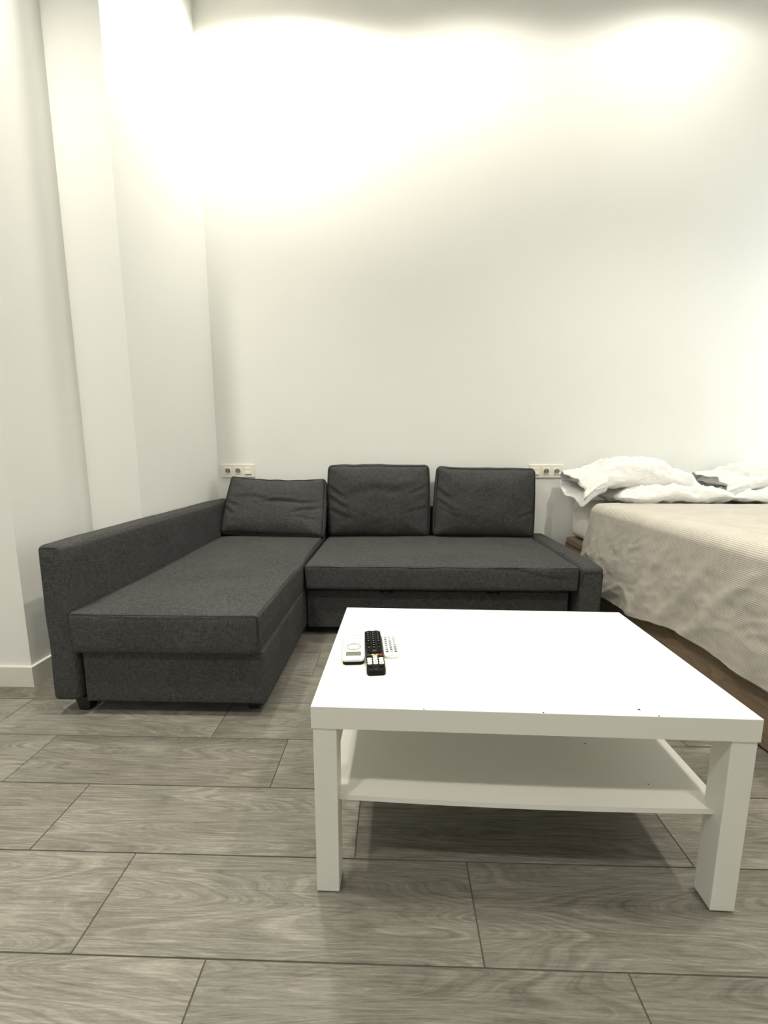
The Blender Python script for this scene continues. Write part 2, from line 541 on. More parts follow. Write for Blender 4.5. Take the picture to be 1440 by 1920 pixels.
# ---------------------------------------------------------------- downlights in the ceiling
def downlight(x, y, watts, label, wash):
    t = thing('ceiling_downlight', label, 'lamp', (x, y, CEIL), 0, 'recessed ceiling downlights')
    ring = bmesh.new()
    prof = [(0.095, 0.0), (0.095, -0.006), (0.100, -0.010), (0.118, -0.008), (0.122, 0.0)]
    n = 28
    R = [[ring.verts.new((x + r * math.cos(2 * PI * k / n), y + r * math.sin(2 * PI * k / n), CEIL + z)) for k in range(n)] for r, z in prof]
    for a in range(len(prof) - 1):
        for k in range(n):
            ring.faces.new((R[a][k], R[a][(k + 1) % n], R[a + 1][(k + 1) % n], R[a + 1][k]))
    link('trim_ring', ring, M['lamp_ring'], t, True)
    lens = bmesh.new()
    prism(lens, ellipse(x, y, 0.095, 0.095, 24), CEIL - 0.004, CEIL - 0.001)
    link('lens', lens, M['lamp_disc'], t)
    ld = bpy.data.lights.new('downlight_bulb', 'SPOT')
    ld.energy = watts * 4.0
    ld.color = LAMP_COL
    ld.spot_size = math.radians(166 if wash else 118)
    ld.spot_blend = 0.30 if wash else 0.6
    ld.shadow_soft_size = 0.095
    lo = bpy.data.objects.new('downlight_bulb', ld)
    COL.objects.link(lo)
    lo.parent = t
    lo.location = (0, 0, -0.02)
for i, (grp, x, y, w, lb) in enumerate(DOWNLIGHTS):
    downlight(x, y, w if GROUP_ONLY in (None, grp) else 0.0, lb, grp[0] == 'w')

# ---------------------------------------------------------------- sofa with chaise
SX0, SX1, SY0, SYB = -1.258, 1.045, 1.368, 2.885
sofa = thing('corner_sofa', 'charcoal grey fabric corner sofa with chaise and low right arm', 'sofa', (-0.1, 2.3, 0))
def arm_fn(p, w, n):
    p = p.copy()
    if w[2] > 0.9:
        p.z -= 0.0
    return p
# tall left arm
la = link('armrest', softbox(SX0, -1.156, SY0 - 0.004, SYB, 0.062, 0.650, 0.020, (4, 30, 14), (0.004, 0, 0.006), 0.003, 6.0, 1.0), M['fabric'], sofa, True)
pp = [(SX0 + 0.012, SY0 - 0.004, 0.66 - 0.5), (SX0 + 0.004, SY0 - 0.003, 0.55)]
seam = bmesh.new()
tube(seam, [(SX0 + 0.014, SY0 - 0.0005, 0.637), (SX0 + 0.03, SY0 - 0.0015, 0.6395), (-1.190, SY0 - 0.0015, 0.6395), (-1.173, SY0 - 0.0005, 0.635), (-1.1685, SY0 - 0.0005, 0.62), (-1.1685, SY0 - 0.0005, 0.40)], 0.0016)
link('seam', seam, M['piping'], la)
# low right arm
def rarm_fn(p, w, n):
    p = p.copy()
    f = max(0.0, 1 - (p.y - 2.0) / 0.12)
    if w[2] > 0.3:
        p.z -= 0.006 * f
    return p
ra = link('armrest', softbox(0.935, SX1, 2.010, SYB, 0.062, 0.408, 0.020, (4, 26, 12), (0.003, 0, 0.008), 0.003, 7.0, 3.0, rarm_fn), M['fabric'], sofa, True)
seam = bmesh.new()
tube(seam, [(0.940, 2.0095, 0.30), (0.940, 2.0095, 0.372), (0.955, 2.009, 0.377), (0.99, 2.0085, 0.379), (1.025, 2.009, 0.377), (1.041, 2.0105, 0.368), (1.0435, 2.02, 0.30)], 0.0014)
link('seam', seam, M['piping'], ra)
# chaise box and its seat cushion
link('chaise_base', softbox(-1.142, -0.470, SY0 + 0.008, SYB - 0.02, 0.055, 0.262, 0.008, (20, 30, 8), (0.0, 0.0, 0), 0.0015, 9.0, 5.0), M['fabric'], sofa, True)
def chaise_fn(p, w, n):
    p = p.copy()
    if n.z > 0.6:
        p.z += 0.004 * noise.noise(Vector((p.x * 5, p.y * 4, 2.0)))
        p.z += 0.020 * max(0.0, (p.y - 1.7) / 1.1) ** 1.0          # rises a little to the back
        # dips where it meets the main seat
    if n.x > 0.5:
        p.x += 0.010 * math.exp(-((p.y - 2.02) / 0.10) ** 2) - 0.004
    if p.z < 0.30:
        p.x += 0.004 * math.copysign(1, w[0]) * -1
    return p
cc = link('chaise_cushion', softbox(-1.166, -0.476, SY0 - 0.012, SYB - 0.03, 0.252, 0.404, 0.016, (34, 56, 8), (0, 0.004, 0.010), 0.002, 7.0, 8.0, chaise_fn), M['fabric'], sofa, True)
seam = bmesh.new()
tube(seam, [(-1.150, SY0 - 0.010, 0.402), (-1.0, SY0 - 0.0135, 0.401), (-0.82, SY0 - 0.0155, 0.402), (-0.64, SY0 - 0.0135, 0.401), (-0.492, SY0 - 0.011, 0.402), (-0.482, SY0 - 0.009, 0.395), (-0.479, SY0 - 0.009, 0.30), (-0.483, SY0 - 0.009, 0.262)], 0.0016)
link('seam', seam, M['piping'], cc)
# main seat: a pull-out with a boxed cushion
def seat_fn(p, w, n):
    p = p.copy()
    if n.z > 0.5:
        p.z += 0.004 * noise.noise(Vector((p.x * 4, p.y * 6, 9.0)))
        p.z += crease(p.x, p.y, 0.33, 2.22, 1.2, 0.10, 0.014, -0.006) + crease(p.x, p.y, 0.42, 2.16, 2.4, 0.10, 0.012, -0.005)
    if n.y < -0.5:
        p.y += crease(p.x, p.z, 0.70, 0.365, -0.1, 0.20, 0.007, 0.004) + 0.003 * noise.noise(Vector((p.x * 4, 3.1, p.z * 12)))
    return p
sc_ = link('seat_cushion', softbox(-0.462, 0.930, 2.016, 2.82, 0.272, 0.402, 0.016, (60, 34, 10), (0, 0.004, 0.012), 0.002, 6.0, 4.0, seat_fn), M['fabric'], sofa, True)
seam = bmesh.new()
tube(seam, [(-0.455 + 1.378 * i / 30, 2.0165 + 0.0008 * math.sin(i * 1.3), 0.3945 + 0.0016 * math.sin(i * 0.9)) for i in range(31)], 0.0018)
link('seam', seam, M['piping'], sc_)
link('drawer_front', softbox(-0.466, 0.905, 2.072, 2.108, 0.045, 0.252, 0.008, (30, 2, 8), (0, 0.002, 0), 0.0015, 7.0, 6.0), M['fabric'], sofa, True)
link('undercarriage', bx(-0.466, 0.932, 2.11, 2.80, 0.070, 0.268), M['black_cloth'], sofa)
for x in (-0.044, 0.516):
    t = bmesh.new()
    tube(t, [(x - 0.030, 2.074, 0.2465), (x - 0.016, 2.045, 0.250), (x, 2.030, 0.2525), (x + 0.016, 2.045, 0.250), (x + 0.030, 2.074, 0.2465)], 0.0065, 8)
    link('pull_tab', t, M['piping'], sofa, True)
# low back frame, behind the loose cushions
link('back_frame', softbox(-1.140, 0.930, 2.852, SYB, 0.08, 0.600, 0.012, (30, 2, 10), (0, 0, 0), 0.002, 6.0, 2.0), M['fabric'], sofa, True)
def foot(x, y):
    b = bmesh.new()
    v = []
    for z, s in ((0.0, 0.020), (0.062, 0.029)):
        v.append([b.verts.new((x + a * s, y + c * s, z)) for a, c in ((-1, -1), (1, -1), (1, 1), (-1, 1))])
    b.faces.new(v[0][::-1]); b.faces.new(v[1])
    for k in range(4):
        b.faces.new((v[0][k], v[0][(k + 1) % 4], v[1][(k + 1) % 4], v[1][k]))
    bmesh.ops.bevel(b, geom=b.edges[:], offset=0.003, segments=1, affect='EDGES')
    link('leg', b, M['black_plastic'], sofa)
for x, y in ((-1.178, 1.425), (-0.535, 1.45), (-1.19, 2.80), (-0.52, 2.80), (0.99, 2.075), (0.99, 2.80), (0.15, 2.78)):
    foot(x, y)

# loose back cushions, each a thing of its own
def cushion(label, cx, cy, z0, wid, hgt, thk, tilt, yaw, roll, creases, top_sag=0.0, ear=0.0, taper=0.0, seed=0.0):
    t = thing('back_cushion', label, 'cushion', (cx, cy, z0), 0, 'loose back cushions along the sofa')
    mx = Matrix.Translation((cx, cy, z0)) @ Matrix.Rotation(yaw, 4, 'Z') @ Matrix.Rotation(-tilt, 4, 'X') @ Matrix.Rotation(roll, 4, 'Y')
    def fn(p, w, n):
        p = p.copy()
        u, v = w[0], w[2]
        # thinner towards the seams
        edge = max(abs(u), abs(v))
        p.y *= 1 - 0.38 * edge ** 5
        if n.y < -0.3:
            d = 0.0
            for c in creases:
                d += crease(u * wid / 2, v * hgt / 2, *c)
            p.y += d
            p.y += 0.006 * noise.noise(Vector((u * 2.4 + seed, v * 2.0, seed))) + 0.0025 * noise.noise(Vector((u * 7 + seed, v * 6, seed)))
        if v > 0:
            p.z -= top_sag * (1 - u * u) * v + 0.004 * noise.noise(Vector((u * 4 + seed, 0.5, 0.2))) * v
            p.z += ear * abs(u) ** 8 * v
        p.x *= 1 - taper * (v + 1) / 2 + 0.012 * (1 - v * v)
        return p
    b = softbox(-wid / 2, wid / 2, -thk / 2, thk / 2, 0, hgt, 0.030, (50, 6, 34), (0.004, 0.030, 0.004), 0.0, 6, 0, fn)
    b.transform(mx)
    body = link('cover', b, M['fabric'], t, True)
    sm = bmesh.new()
    pts = []
    k = 40
    ys = -thk / 2 * 0.62 + 0.001
    loop = rrect(-wid / 2 + 0.008, wid / 2 - 0.008, 0.008, hgt - 0.008, 0.03, 6)
    full = []
    for i in range(len(loop)):
        a, c = loop[i], loop[(i + 1) % len(loop)]
        m = max(1, int(math.hypot(c[0] - a[0], c[1] - a[1]) / 0.04))
        for j in range(m):
            full.append((a[0] + (c[0] - a[0]) * j / m, a[1] + (c[1] - a[1]) * j / m))
    for x, z in full:
        u, v = 2 * x / wid, 2 * z / hgt - 1
        zz = z
        if v > 0:
            zz -= top_sag * (1 - u * u) * v
            zz += ear * abs(u) ** 8 * v
        pts.append((x * (1 - taper * (v + 1) / 2 + 0.012 * (1 - v * v)), ys, zz))
    tube(sm, pts, 0.0020, 5, True)
    sm.transform(mx)
    link('seam', sm, M['piping'], body)
    return t
cushion('slumped charcoal back cushion leaning in the corner beside the tall left arm', -0.812, 2.640, 0.422, 0.690, 0.405, 0.13, 0.42, -0.03, 0.025,
        [(0.12, 0.02, 0.05, 0.17, 0.010, 0.010), (0.24, -0.03, 0.28, 0.09, 0.009, 0.010), (0.22, -0.085, 0.0, 0.10, 0.006, 0.006),
         (-0.28, 0.0, -0.3, 0.06, 0.009, 0.008), (-0.30, -0.045, -0.5, 0.06, 0.009, 0.010), (-0.05, 0.03, -0.02, 0.22, 0.016, 0.005)], 0.016, 0.012, 0.05, 1.3)
cushion('upright charcoal back cushion in the middle of the three', -0.112, 2.778, 0.404, 0.690, 0.484, 0.13, 0.02, 0.0, 0.0,
        [(-0.29, 0.07, -0.5, 0.07, 0.011, 0.010), (-0.28, 0.00, -0.45, 0.08, 0.011, 0.010), (-0.26, -0.08, -0.3, 0.09, 0.010, 0.008),
         (0.27, 0.08, 0.5, 0.07, 0.011, 0.007), (0.26, -0.05, 0.3, 0.07, 0.010, 0.006), (0.05, 0.08, 0.1, 0.2, 0.03, 0.006)], -0.004, 0.004, 0.018, 4.1)
cushion('upright charcoal back cushion nearest the bed', 0.598, 2.776, 0.404, 0.680, 0.470, 0.13, 0.03, 0.0, 0.018,
        [(-0.29, 0.06, -0.55, 0.06, 0.011, 0.010), (-0.27, -0.02, -0.5, 0.07, 0.010, 0.009), (-0.24, -0.07, -0.35, 0.07, 0.009, 0.006), (0.28, -0.07, 0.4, 0.06, 0.010, 0.006)], 0.004, 0.004, 0.045, 7.7)

# ---------------------------------------------------------------- coffee table
TH = -0.0205
TX, TY = -0.1731, 0.7761
tab = thing('coffee_table', 'white square-legged coffee table with a lower shelf', 'table', (TX, TY, 0), TH)
TM = MXS[tab.name]['base_mx']
def tpart(name, bm, mat, parent=tab, smooth=False):
    bm.transform(TM)
    return link(name, bm, mat, parent, smooth)
top = tpart('tabletop', bx(0, 0.90, 0, 0.55, 0.400, 0.450, bev=0.0012, seg=2), M['table'])
I = 0.003
LG = 0.050
for ax, ay in ((I, I), (0.90 - I - LG, I), (I, 0.55 - I - LG), (0.90 - I - LG, 0.55 - I - LG)):
    lg = tpart('leg', bx(ax, ax + LG, ay, ay + LG, 0.003, 0.400, bev=0.0015, seg=2), M['table'])
    tpart('glide', bx(ax + 0.008, ax + LG - 0.008, ay + 0.008, ay + LG - 0.008, 0.0, 0.003), M['black_plastic'], lg)
# lower shelf, sagging a little between the legs
sh = bmesh.new()
nx, ny = 24, 8
x0, x1, y0, y1 = 0.030, 0.876, 0.026, 0.524
lay = []
for z in (0.2135, 0.2255):
    lay.append([[sh.verts.new((x0 + (x1 - x0) * i / nx, y0 + (y1 - y0) * j / ny, z - 0.007 * (1 - (2 * i / nx - 1) ** 2))) for j in range(ny + 1)] for i in range(nx + 1)])
for i in range(nx):
    for j in range(ny):
        sh.faces.new((lay[0][i][j], lay[0][i][j + 1], lay[0][i + 1][j + 1], lay[0][i + 1][j]))
        sh.faces.new((lay[1][i][j], lay[1][i + 1][j], lay[1][i + 1][j + 1], lay[1][i][j + 1]))
for i in range(nx):
    for j in (0, ny):
        sh.faces.new((lay[0][i][j], lay[0][i + 1][j], lay[1][i + 1][j], lay[1][i][j]))
for j in range(ny):
    for i in (0, nx):
        sh.faces.new((lay[0][i][j], lay[0][i][j + 1], lay[1][i][j + 1], lay[1][i][j]))
shelf = tpart('shelf', sh, M['table'])
# chips knocked out of the lacquer: (along, across, size)
for x, y, s, zt in ((0.672, 0.021, 0.0032, 0.450), (0.700, 0.0022, 0.0022, 0.450), (0.474, 0.0022, 0.0024, 0.450), (0.234, 0.0018, 0.0020, 0.450), (0.735, 0.420, 0.0016, 0.450), (0.84, 0.25, 0.0016, 0.450)):
    b = bmesh.new()
    prism(b, [(x + s * random.uniform(0.6, 1.2) * math.cos(a), y + s * random.uniform(0.5, 0.9) * math.sin(a)) for a in [2 * PI * i / 8 for i in range(8)]], zt - 0.001, zt + 0.0003)
    tpart('chip_mark', b, M['chip'], top)
for x, y, s in ((0.665, 0.22, 0.0022), (0.75, 0.09, 0.0018)):
    b = bmesh.new()
    zz = 0.2255 - 0.007 * (1 - (2 * (x - x0) / (x1 - x0) - 1) ** 2)
    prism(b, [(x + s * random.uniform(0.6, 1.2) * math.cos(a), y + s * random.uniform(0.6, 1.1) * math.sin(a)) for a in [2 * PI * i / 8 for i in range(8)]], zz - 0.001, zz + 0.0005)
    tpart('chip_mark', b, M['chip'], shelf)

# ---------------------------------------------------------------- remote controls on the table
ZT = 0.4502
def remote(name, label, far, near, wid, thk, shell_mat):
    """frame: local x right, local y from the near end (0) to the far end (length)"""
    f, n = Vector(far), Vector(near)
    d = f - n
    ang = math.atan2(d.y, d.x) - PI / 2
    t = thing(name, label, 'remote', (n.x, n.y, ZT), ang)
    return t, d.length, MXS[t.name]['base_mx']
def rpart(name, bm, mx, mat, parent, smooth=False):
    bm.transform(mx)
    return link(name, bm, mat, parent, smooth)
def slab(outline, z0, z1, bev=0.0):
    b = bmesh.new()
    prism(b, outline, z0, z1)
    if bev:
        bmesh.ops.bevel(b, geom=[e for e in b.edges if all(v.co.z > z1 - 1e-5 for v in e.verts)], offset=bev, segments=3, affect='EDGES', profile=0.5)
    return b
# white air conditioner remote, dark underside
t, L, mx = remote('air_conditioner_remote', 'white remote control with a small grey display, left of the black one', (-0.1135, 1.106), (-0.1015, 0.945), 0.055, 0.022, None)
rpart('back_shell', slab(rrect(-0.0265, 0.0265, 0.0, L, 0.011), 0.0, 0.008), mx, M['remote_black'], t)
rpart('front_shell', slab(rrect(-0.028, 0.028, 0.001, L, 0.012, 6), 0.008, 0.014, 0.003), mx, M['remote_white'], t)
disp = rpart('display', slab(rrect(-0.0190, 0.0190, 0.020, 0.041, 0.0015, 2), 0.0137, 0.0144), mx, M['lcd'], t)
ringb = bmesh.new()
ringpts = [(0.0180 * math.cos(2 * PI * i / 28), 0.068 + 0.0165 * math.sin(2 * PI * i / 28), 0.0144) for i in range(28)]
tube(ringb, ringpts, 0.0008, 5, True)
rpart('dial_ring', ringb, mx, M['ink'], t)
for x, y in ((0.0115, 0.068), (-0.0115, 0.068), (0, 0.080), (0, 0.056)):
    rpart('dial_key', slab(ellipse(x, y, 0.0016, 0.0014, 8), 0.0138, 0.0146), mx, M['ink'], t)
rpart('dial_key', slab(ellipse(0, 0.068, 0.003, 0.003, 10), 0.0138, 0.0146), mx, M['remote_white'], t)
for r_ in range(3):
    for c_ in range(3):
        rpart('key', slab(rrect(-0.0165 + c_ * 0.0165 - 0.0035, -0.0165 + c_ * 0.0165 + 0.0035, 0.092 + r_ * 0.011, 0.0935 + r_ * 0.011, 0.0006, 2), 0.0138, 0.0144), mx, M['ink_light'], t)
rpart('maker_print', slab(rrect(-0.0105, 0.0105, 0.1330, 0.1352, 0.0005, 2), 0.0138, 0.0142), mx, M['ink'], t)

# long black television remote
t, L, mx = remote('television_remote', 'long black remote control with white oval number keys', (-0.0640, 1.117), (-0.0420, 0.897), 0.045, 0.02, None)
outl = []
for i in range(13):
    y = L * i / 12
    outl.append((0.0215 + 0.0015 * math.cos(PI * 2 * y / L), y))
pts = [(0.0165, 0.0), (0.0205, 0.003), (0.0225, 0.010)] + [(0.0225 - 0.0012 * math.sin(PI * (y - 0.01) / (L - 0.01)), y) for y in [0.04, 0.08, 0.12, 0.16, 0.20]] + [(0.0222, L - 0.003)]
pts += [(0.012, L - 0.0005), (0.0, L + 0.001), (-0.012, L - 0.0005)]
pts += [(-x, y) for x, y in reversed(pts[:9])]
rpart('shell', slab(pts, 0.0, 0.013, 0.004), mx, M['remote_black'], t)
Z0, Z1 = 0.0125, 0.0146
def key(cx, cy, rx, ry, mat, name='key', lift=0.0):
    return rpart(name, slab(rrect(cx - rx, cx + rx, cy - ry, cy + ry, min(rx, ry) * 0.85, 3), Z0, Z1 + lift), mx, mat, t)
for r_ in range(8):
    y = L - 0.0164 - r_ * 0.0128
    for c_ in (-1, 0, 1):
        if r_ in (5, 6) and c_ != 0:
            if r_ == 5:
                k = key(c_ * 0.0135, y - 0.006, 0.0046, 0.010, M['key_black'])
            continue
        k = key(c_ * 0.0135, y, 0.0046, 0.0038, M['key_black'])
        rpart('key_print', slab(rrect(c_ * 0.0135 - 0.0018, c_ * 0.0135 + 0.0018, y - 0.0008, y + 0.001, 0.0004, 2), Z1, Z1 + 0.0003), mx, M['ink_light'], k)
pad = rpart('direction_pad', slab(ellipse(0, L - 0.1275, 0.0165, 0.0125, 20), Z0, Z1), mx, M['key_black'], t)
rpart('select_key', slab(ellipse(0, L - 0.1275, 0.006, 0.005, 12), Z1, Z1 + 0.0012), mx, M['key_grey'], pad)
key(-0.0150, L - 0.1470, 0.0058, 0.0034, M['key_grey'])
key(-0.0050, L - 0.1454, 0.0042, 0.0026, M['key_yellow'])
key(0.0050, L - 0.1454, 0.0042, 0.0026, M['key_green'])
key(0.0150, L - 0.1470, 0.0058, 0.0066, M['key_red'])
key(-0.0150, L - 0.1552, 0.0052, 0.0030, M['key_black'])
key(0.0, L - 0.1541, 0.0058, 0.0040, M['key_white'])
for r_ in range(3):
    for c_ in (-1, 0, 1):
        y = L - 0.1659 - r_ * 0.0112 + (0.0 if c_ else 0.0006)
        k = key(c_ * 0.0142, y, 0.0060, 0.0047, M['key_white'])
        rpart('key_print', slab(rrect(c_ * 0.0142 - 0.0020, c_ * 0.0142 + 0.0020, y - 0.0007, y + 0.0007, 0.0003, 2), Z1, Z1 + 0.0003), mx, M['key_coral'] if (r_ == 2 and c_ == 0) else M['ink'], k)
for c_ in (-1, 1):
    key(c_ * 0.0135, L - 0.2019, 0.0052, 0.0036, M['key_black'])
rpart('maker_print', slab(rrect(-0.003, 0.003, 0.0065, 0.0078, 0.0004, 2), 0.0128, 0.0133), mx, M['ink'], t)

# small white remote with coloured keys, tucked against the black one
t, L, mx = remote('small_remote', 'small white remote control with tiny coloured keys, right of the black one', (-0.0185, 1.104), (-0.0065, 0.981), 0.04, 0.012, None)
pts = [(0.0, -0.004), (0.010, -0.0025), (0.0175, 0.001), (0.0192, 0.006), (0.0192, L - 0.003), (0.016, L), (-0.016, L), (-0.0192, L - 0.003), (-0.0192, 0.006), (-0.0175, 0.001), (-0.010, -0.0025)]
rpart('shell', slab(pts, 0.0, 0.0075, 0.003), mx, M['remote_white'], t)
Z0, Z1 = 0.0072, 0.0086
cols = [['ink', 'ink', 'ink'], ['key_grey', 'ink_light', 'key_coral'], ['key_grey', 'key_blue', 'key_coral'], ['key_grey', 'key_blue', 'ink_light'], ['key_teal', 'key_teal', 'key_brown'],
        ['ink_light', 'key_grey', 'key_grey'], ['ink', 'key_grey', 'key_grey'], ['key_grey', 'ink_light', 'key_grey']]
for r_, row in enumerate(cols):
    for c_, m_ in enumerate(row):
        key((c_ - 1) * 0.0112 + 0.001, 0.104 - r_ * 0.0118, 0.0036, 0.0023 if r_ else 0.0010, M[m_])
rpart('maker_print', slab(rrect(-0.003, 0.003, -0.0005, 0.0012, 0.0004, 2), 0.0065, 0.0079), mx, M['key_grey'], t)

# ---------------------------------------------------------------- wall sockets
def socket_plate(label, x0, x1, z0, z1, flip):
    yw = 2.9
    cx, cz = (x0 + x1) / 2, (z0 + z1) / 2
    t = thing('socket_plate', label, 'socket', (cx, yw, cz), 0, 'triple socket plates on the wall')
    fr = bmesh.new()
    box(fr, x0, x1, yw - 0.009, yw, z0, z1, bev=0.003)
    link('frame', fr, M['socket'], t)
    wmod = (x1 - x0) / 3.25
    order = [0, 1, 2]
    for i in order:
        mxx = cx + (i - 1) * wmod
        is_socket = (i != 2) if not flip else (i != 0)
        h = 0.0245
        if is_socket:
            md = link('socket_insert', bx(mxx - h, mxx + h, yw - 0.011, yw - 0.008, cz - h, cz + h, bev=0.0015), M['socket'], t)
            # round well: a raised collar around a flat grey disc that paints in the recess shade
            n = 28
            prof = [(0.0225, -0.0112), (0.0215, -0.0135), (0.0195, -0.0135), (0.0188, -0.0113)]
            b = bmesh.new()
            R = [[b.verts.new((mxx + r * math.cos(2 * PI * k / n), yw + y, cz + r * math.sin(2 * PI * k / n))) for k in range(n)] for r, y in prof]
            for a in range(len(prof) - 1):
                for k in range(n):
                    b.faces.new((R[a][k], R[a][(k + 1) % n], R[a + 1][(k + 1) % n], R[a + 1][k]))
            link('collar', b, M['socket'], md, True)
            b = bmesh.new()
            v = [b.verts.new((mxx + 0.0188 * math.cos(2 * PI * k / n), yw - 0.0114, cz + 0.0188 * math.sin(2 * PI * k / n))) for k in range(n)]
            b.faces.new(v)
            link('well', b, M['well_shade'], md)
            for dx in (-0.0095, 0.0095):
                b = bmesh.new()
                v0 = [b.verts.new((mxx + dx + 0.0032 * math.cos(2 * PI * k / 10), yw - 0.0117, cz + 0.0032 * math.sin(2 * PI * k / 10))) for k in range(10)]
                b.faces.new(v0)
                link('pin_hole', b, M['hole'], md)
            for dz in (-0.0165, 0.0165):
                link('earth_clip', bx(mxx - 0.0025, mxx + 0.0025, yw - 0.0128, yw - 0.0112, cz + dz - 0.002, cz + dz + 0.002), M['socket_white'], md)
        else:
            md = link('switch_insert', bx(mxx - h, mxx + h, yw - 0.011, yw - 0.008, cz - h, cz + h, bev=0.0015), M['socket'], t)
            link('rocker', bx(mxx - h + 0.002, mxx + h - 0.002, yw - 0.0125, yw - 0.0105, cz + 0.002, cz + h - 0.002, bev=0.0008), M['socket'], md)
            link('rocker', bx(mxx - h + 0.002, mxx + h - 0.002, yw - 0.0165, yw - 0.0105, cz - h + 0.002, cz - 0.001, bev=0.001), M['socket_white'], md)
    return t
socket_plate('cream triple wall plate above the slumped left cushion, switch at its right end', -1.234, -0.998, 0.799, 0.892, False)
socket_plate('cream triple wall plate half hidden behind the cushion nearest the bed', 0.934, 1.169, 0.799, 0.890, True)

# ---------------------------------------------------------------- bed
BX0, BX1, BY0, BY1 = 1.200, 2.80, 0.86, 2.884
bed = thing('storage_bed', 'brown oak storage bed frame under the mattress', 'bed', ((BX0 + BX1) / 2, (BY0 + BY1) / 2, 0))
link('side_panel', bx(BX0 + 0.008, BX0 + 0.028, BY0 + 0.03, BY1 - 0.03, 0.012, 0.350, bev=0.002), M['oak'], bed)
link('side_panel', bx(BX1 - 0.028, BX1 - 0.008, BY0 + 0.03, BY1 - 0.03, 0.012, 0.350, bev=0.002), M['oak'], bed)
link('foot_panel', bx(BX0 + 0.008, BX1 - 0.008, BY0 + 0.008, BY0 + 0.029, 0.012, 0.350, bev=0.002), M['oak'], bed)
link('head_panel', bx(BX0 + 0.008, BX1 - 0.008, BY1 - 0.029, BY1 - 0.008, 0.012, 0.350, bev=0.002), M['oak'], bed)
link('plinth', bx(BX0 + 0.03, BX1 - 0.03, BY0 + 0.03, BY1 - 0.03, 0.0, 0.012), M['black_cloth'], bed)
b = bmesh.new()
prism(b, rrect(BX0, BX1, BY0, BY1, 0.05, 8), 0.350, 0.386)
bmesh.ops.bevel(b, geom=[e for e in b.edges if abs(e.verts[0].co.z - e.verts[1].co.z) < 1e-6], offset=0.004, segments=2, affect='EDGES')
link('lid_frame', b, M['oak'], bed)

MX0, MX1, MY0, MY1, MZ0, MZ1 = 1.232, 2.77, 0.89, 2.872, 0.395, 0.652
mat_t = thing('mattress', 'mattress in a cream fitted sheet on the oak bed base', 'mattress', ((MX0 + MX1) / 2, (MY0 + MY1) / 2, MZ0))
def mat_fn(p, w, n):
    p = p.copy()
    if n.x < -0.3 or n.y < -0.3:
        p += n * 0.006 * noise.noise(Vector((p.x * 5, p.y * 9, p.z * 9)))
    return p
mm = link('body', softbox(MX0, MX1, MY0, MY1, MZ0, MZ1, 0.045, (26, 34, 8), (0.012, 0.008, 0.006), 0.002, 5.0, 3.0, mat_fn), M['sheet'], mat_t, True)

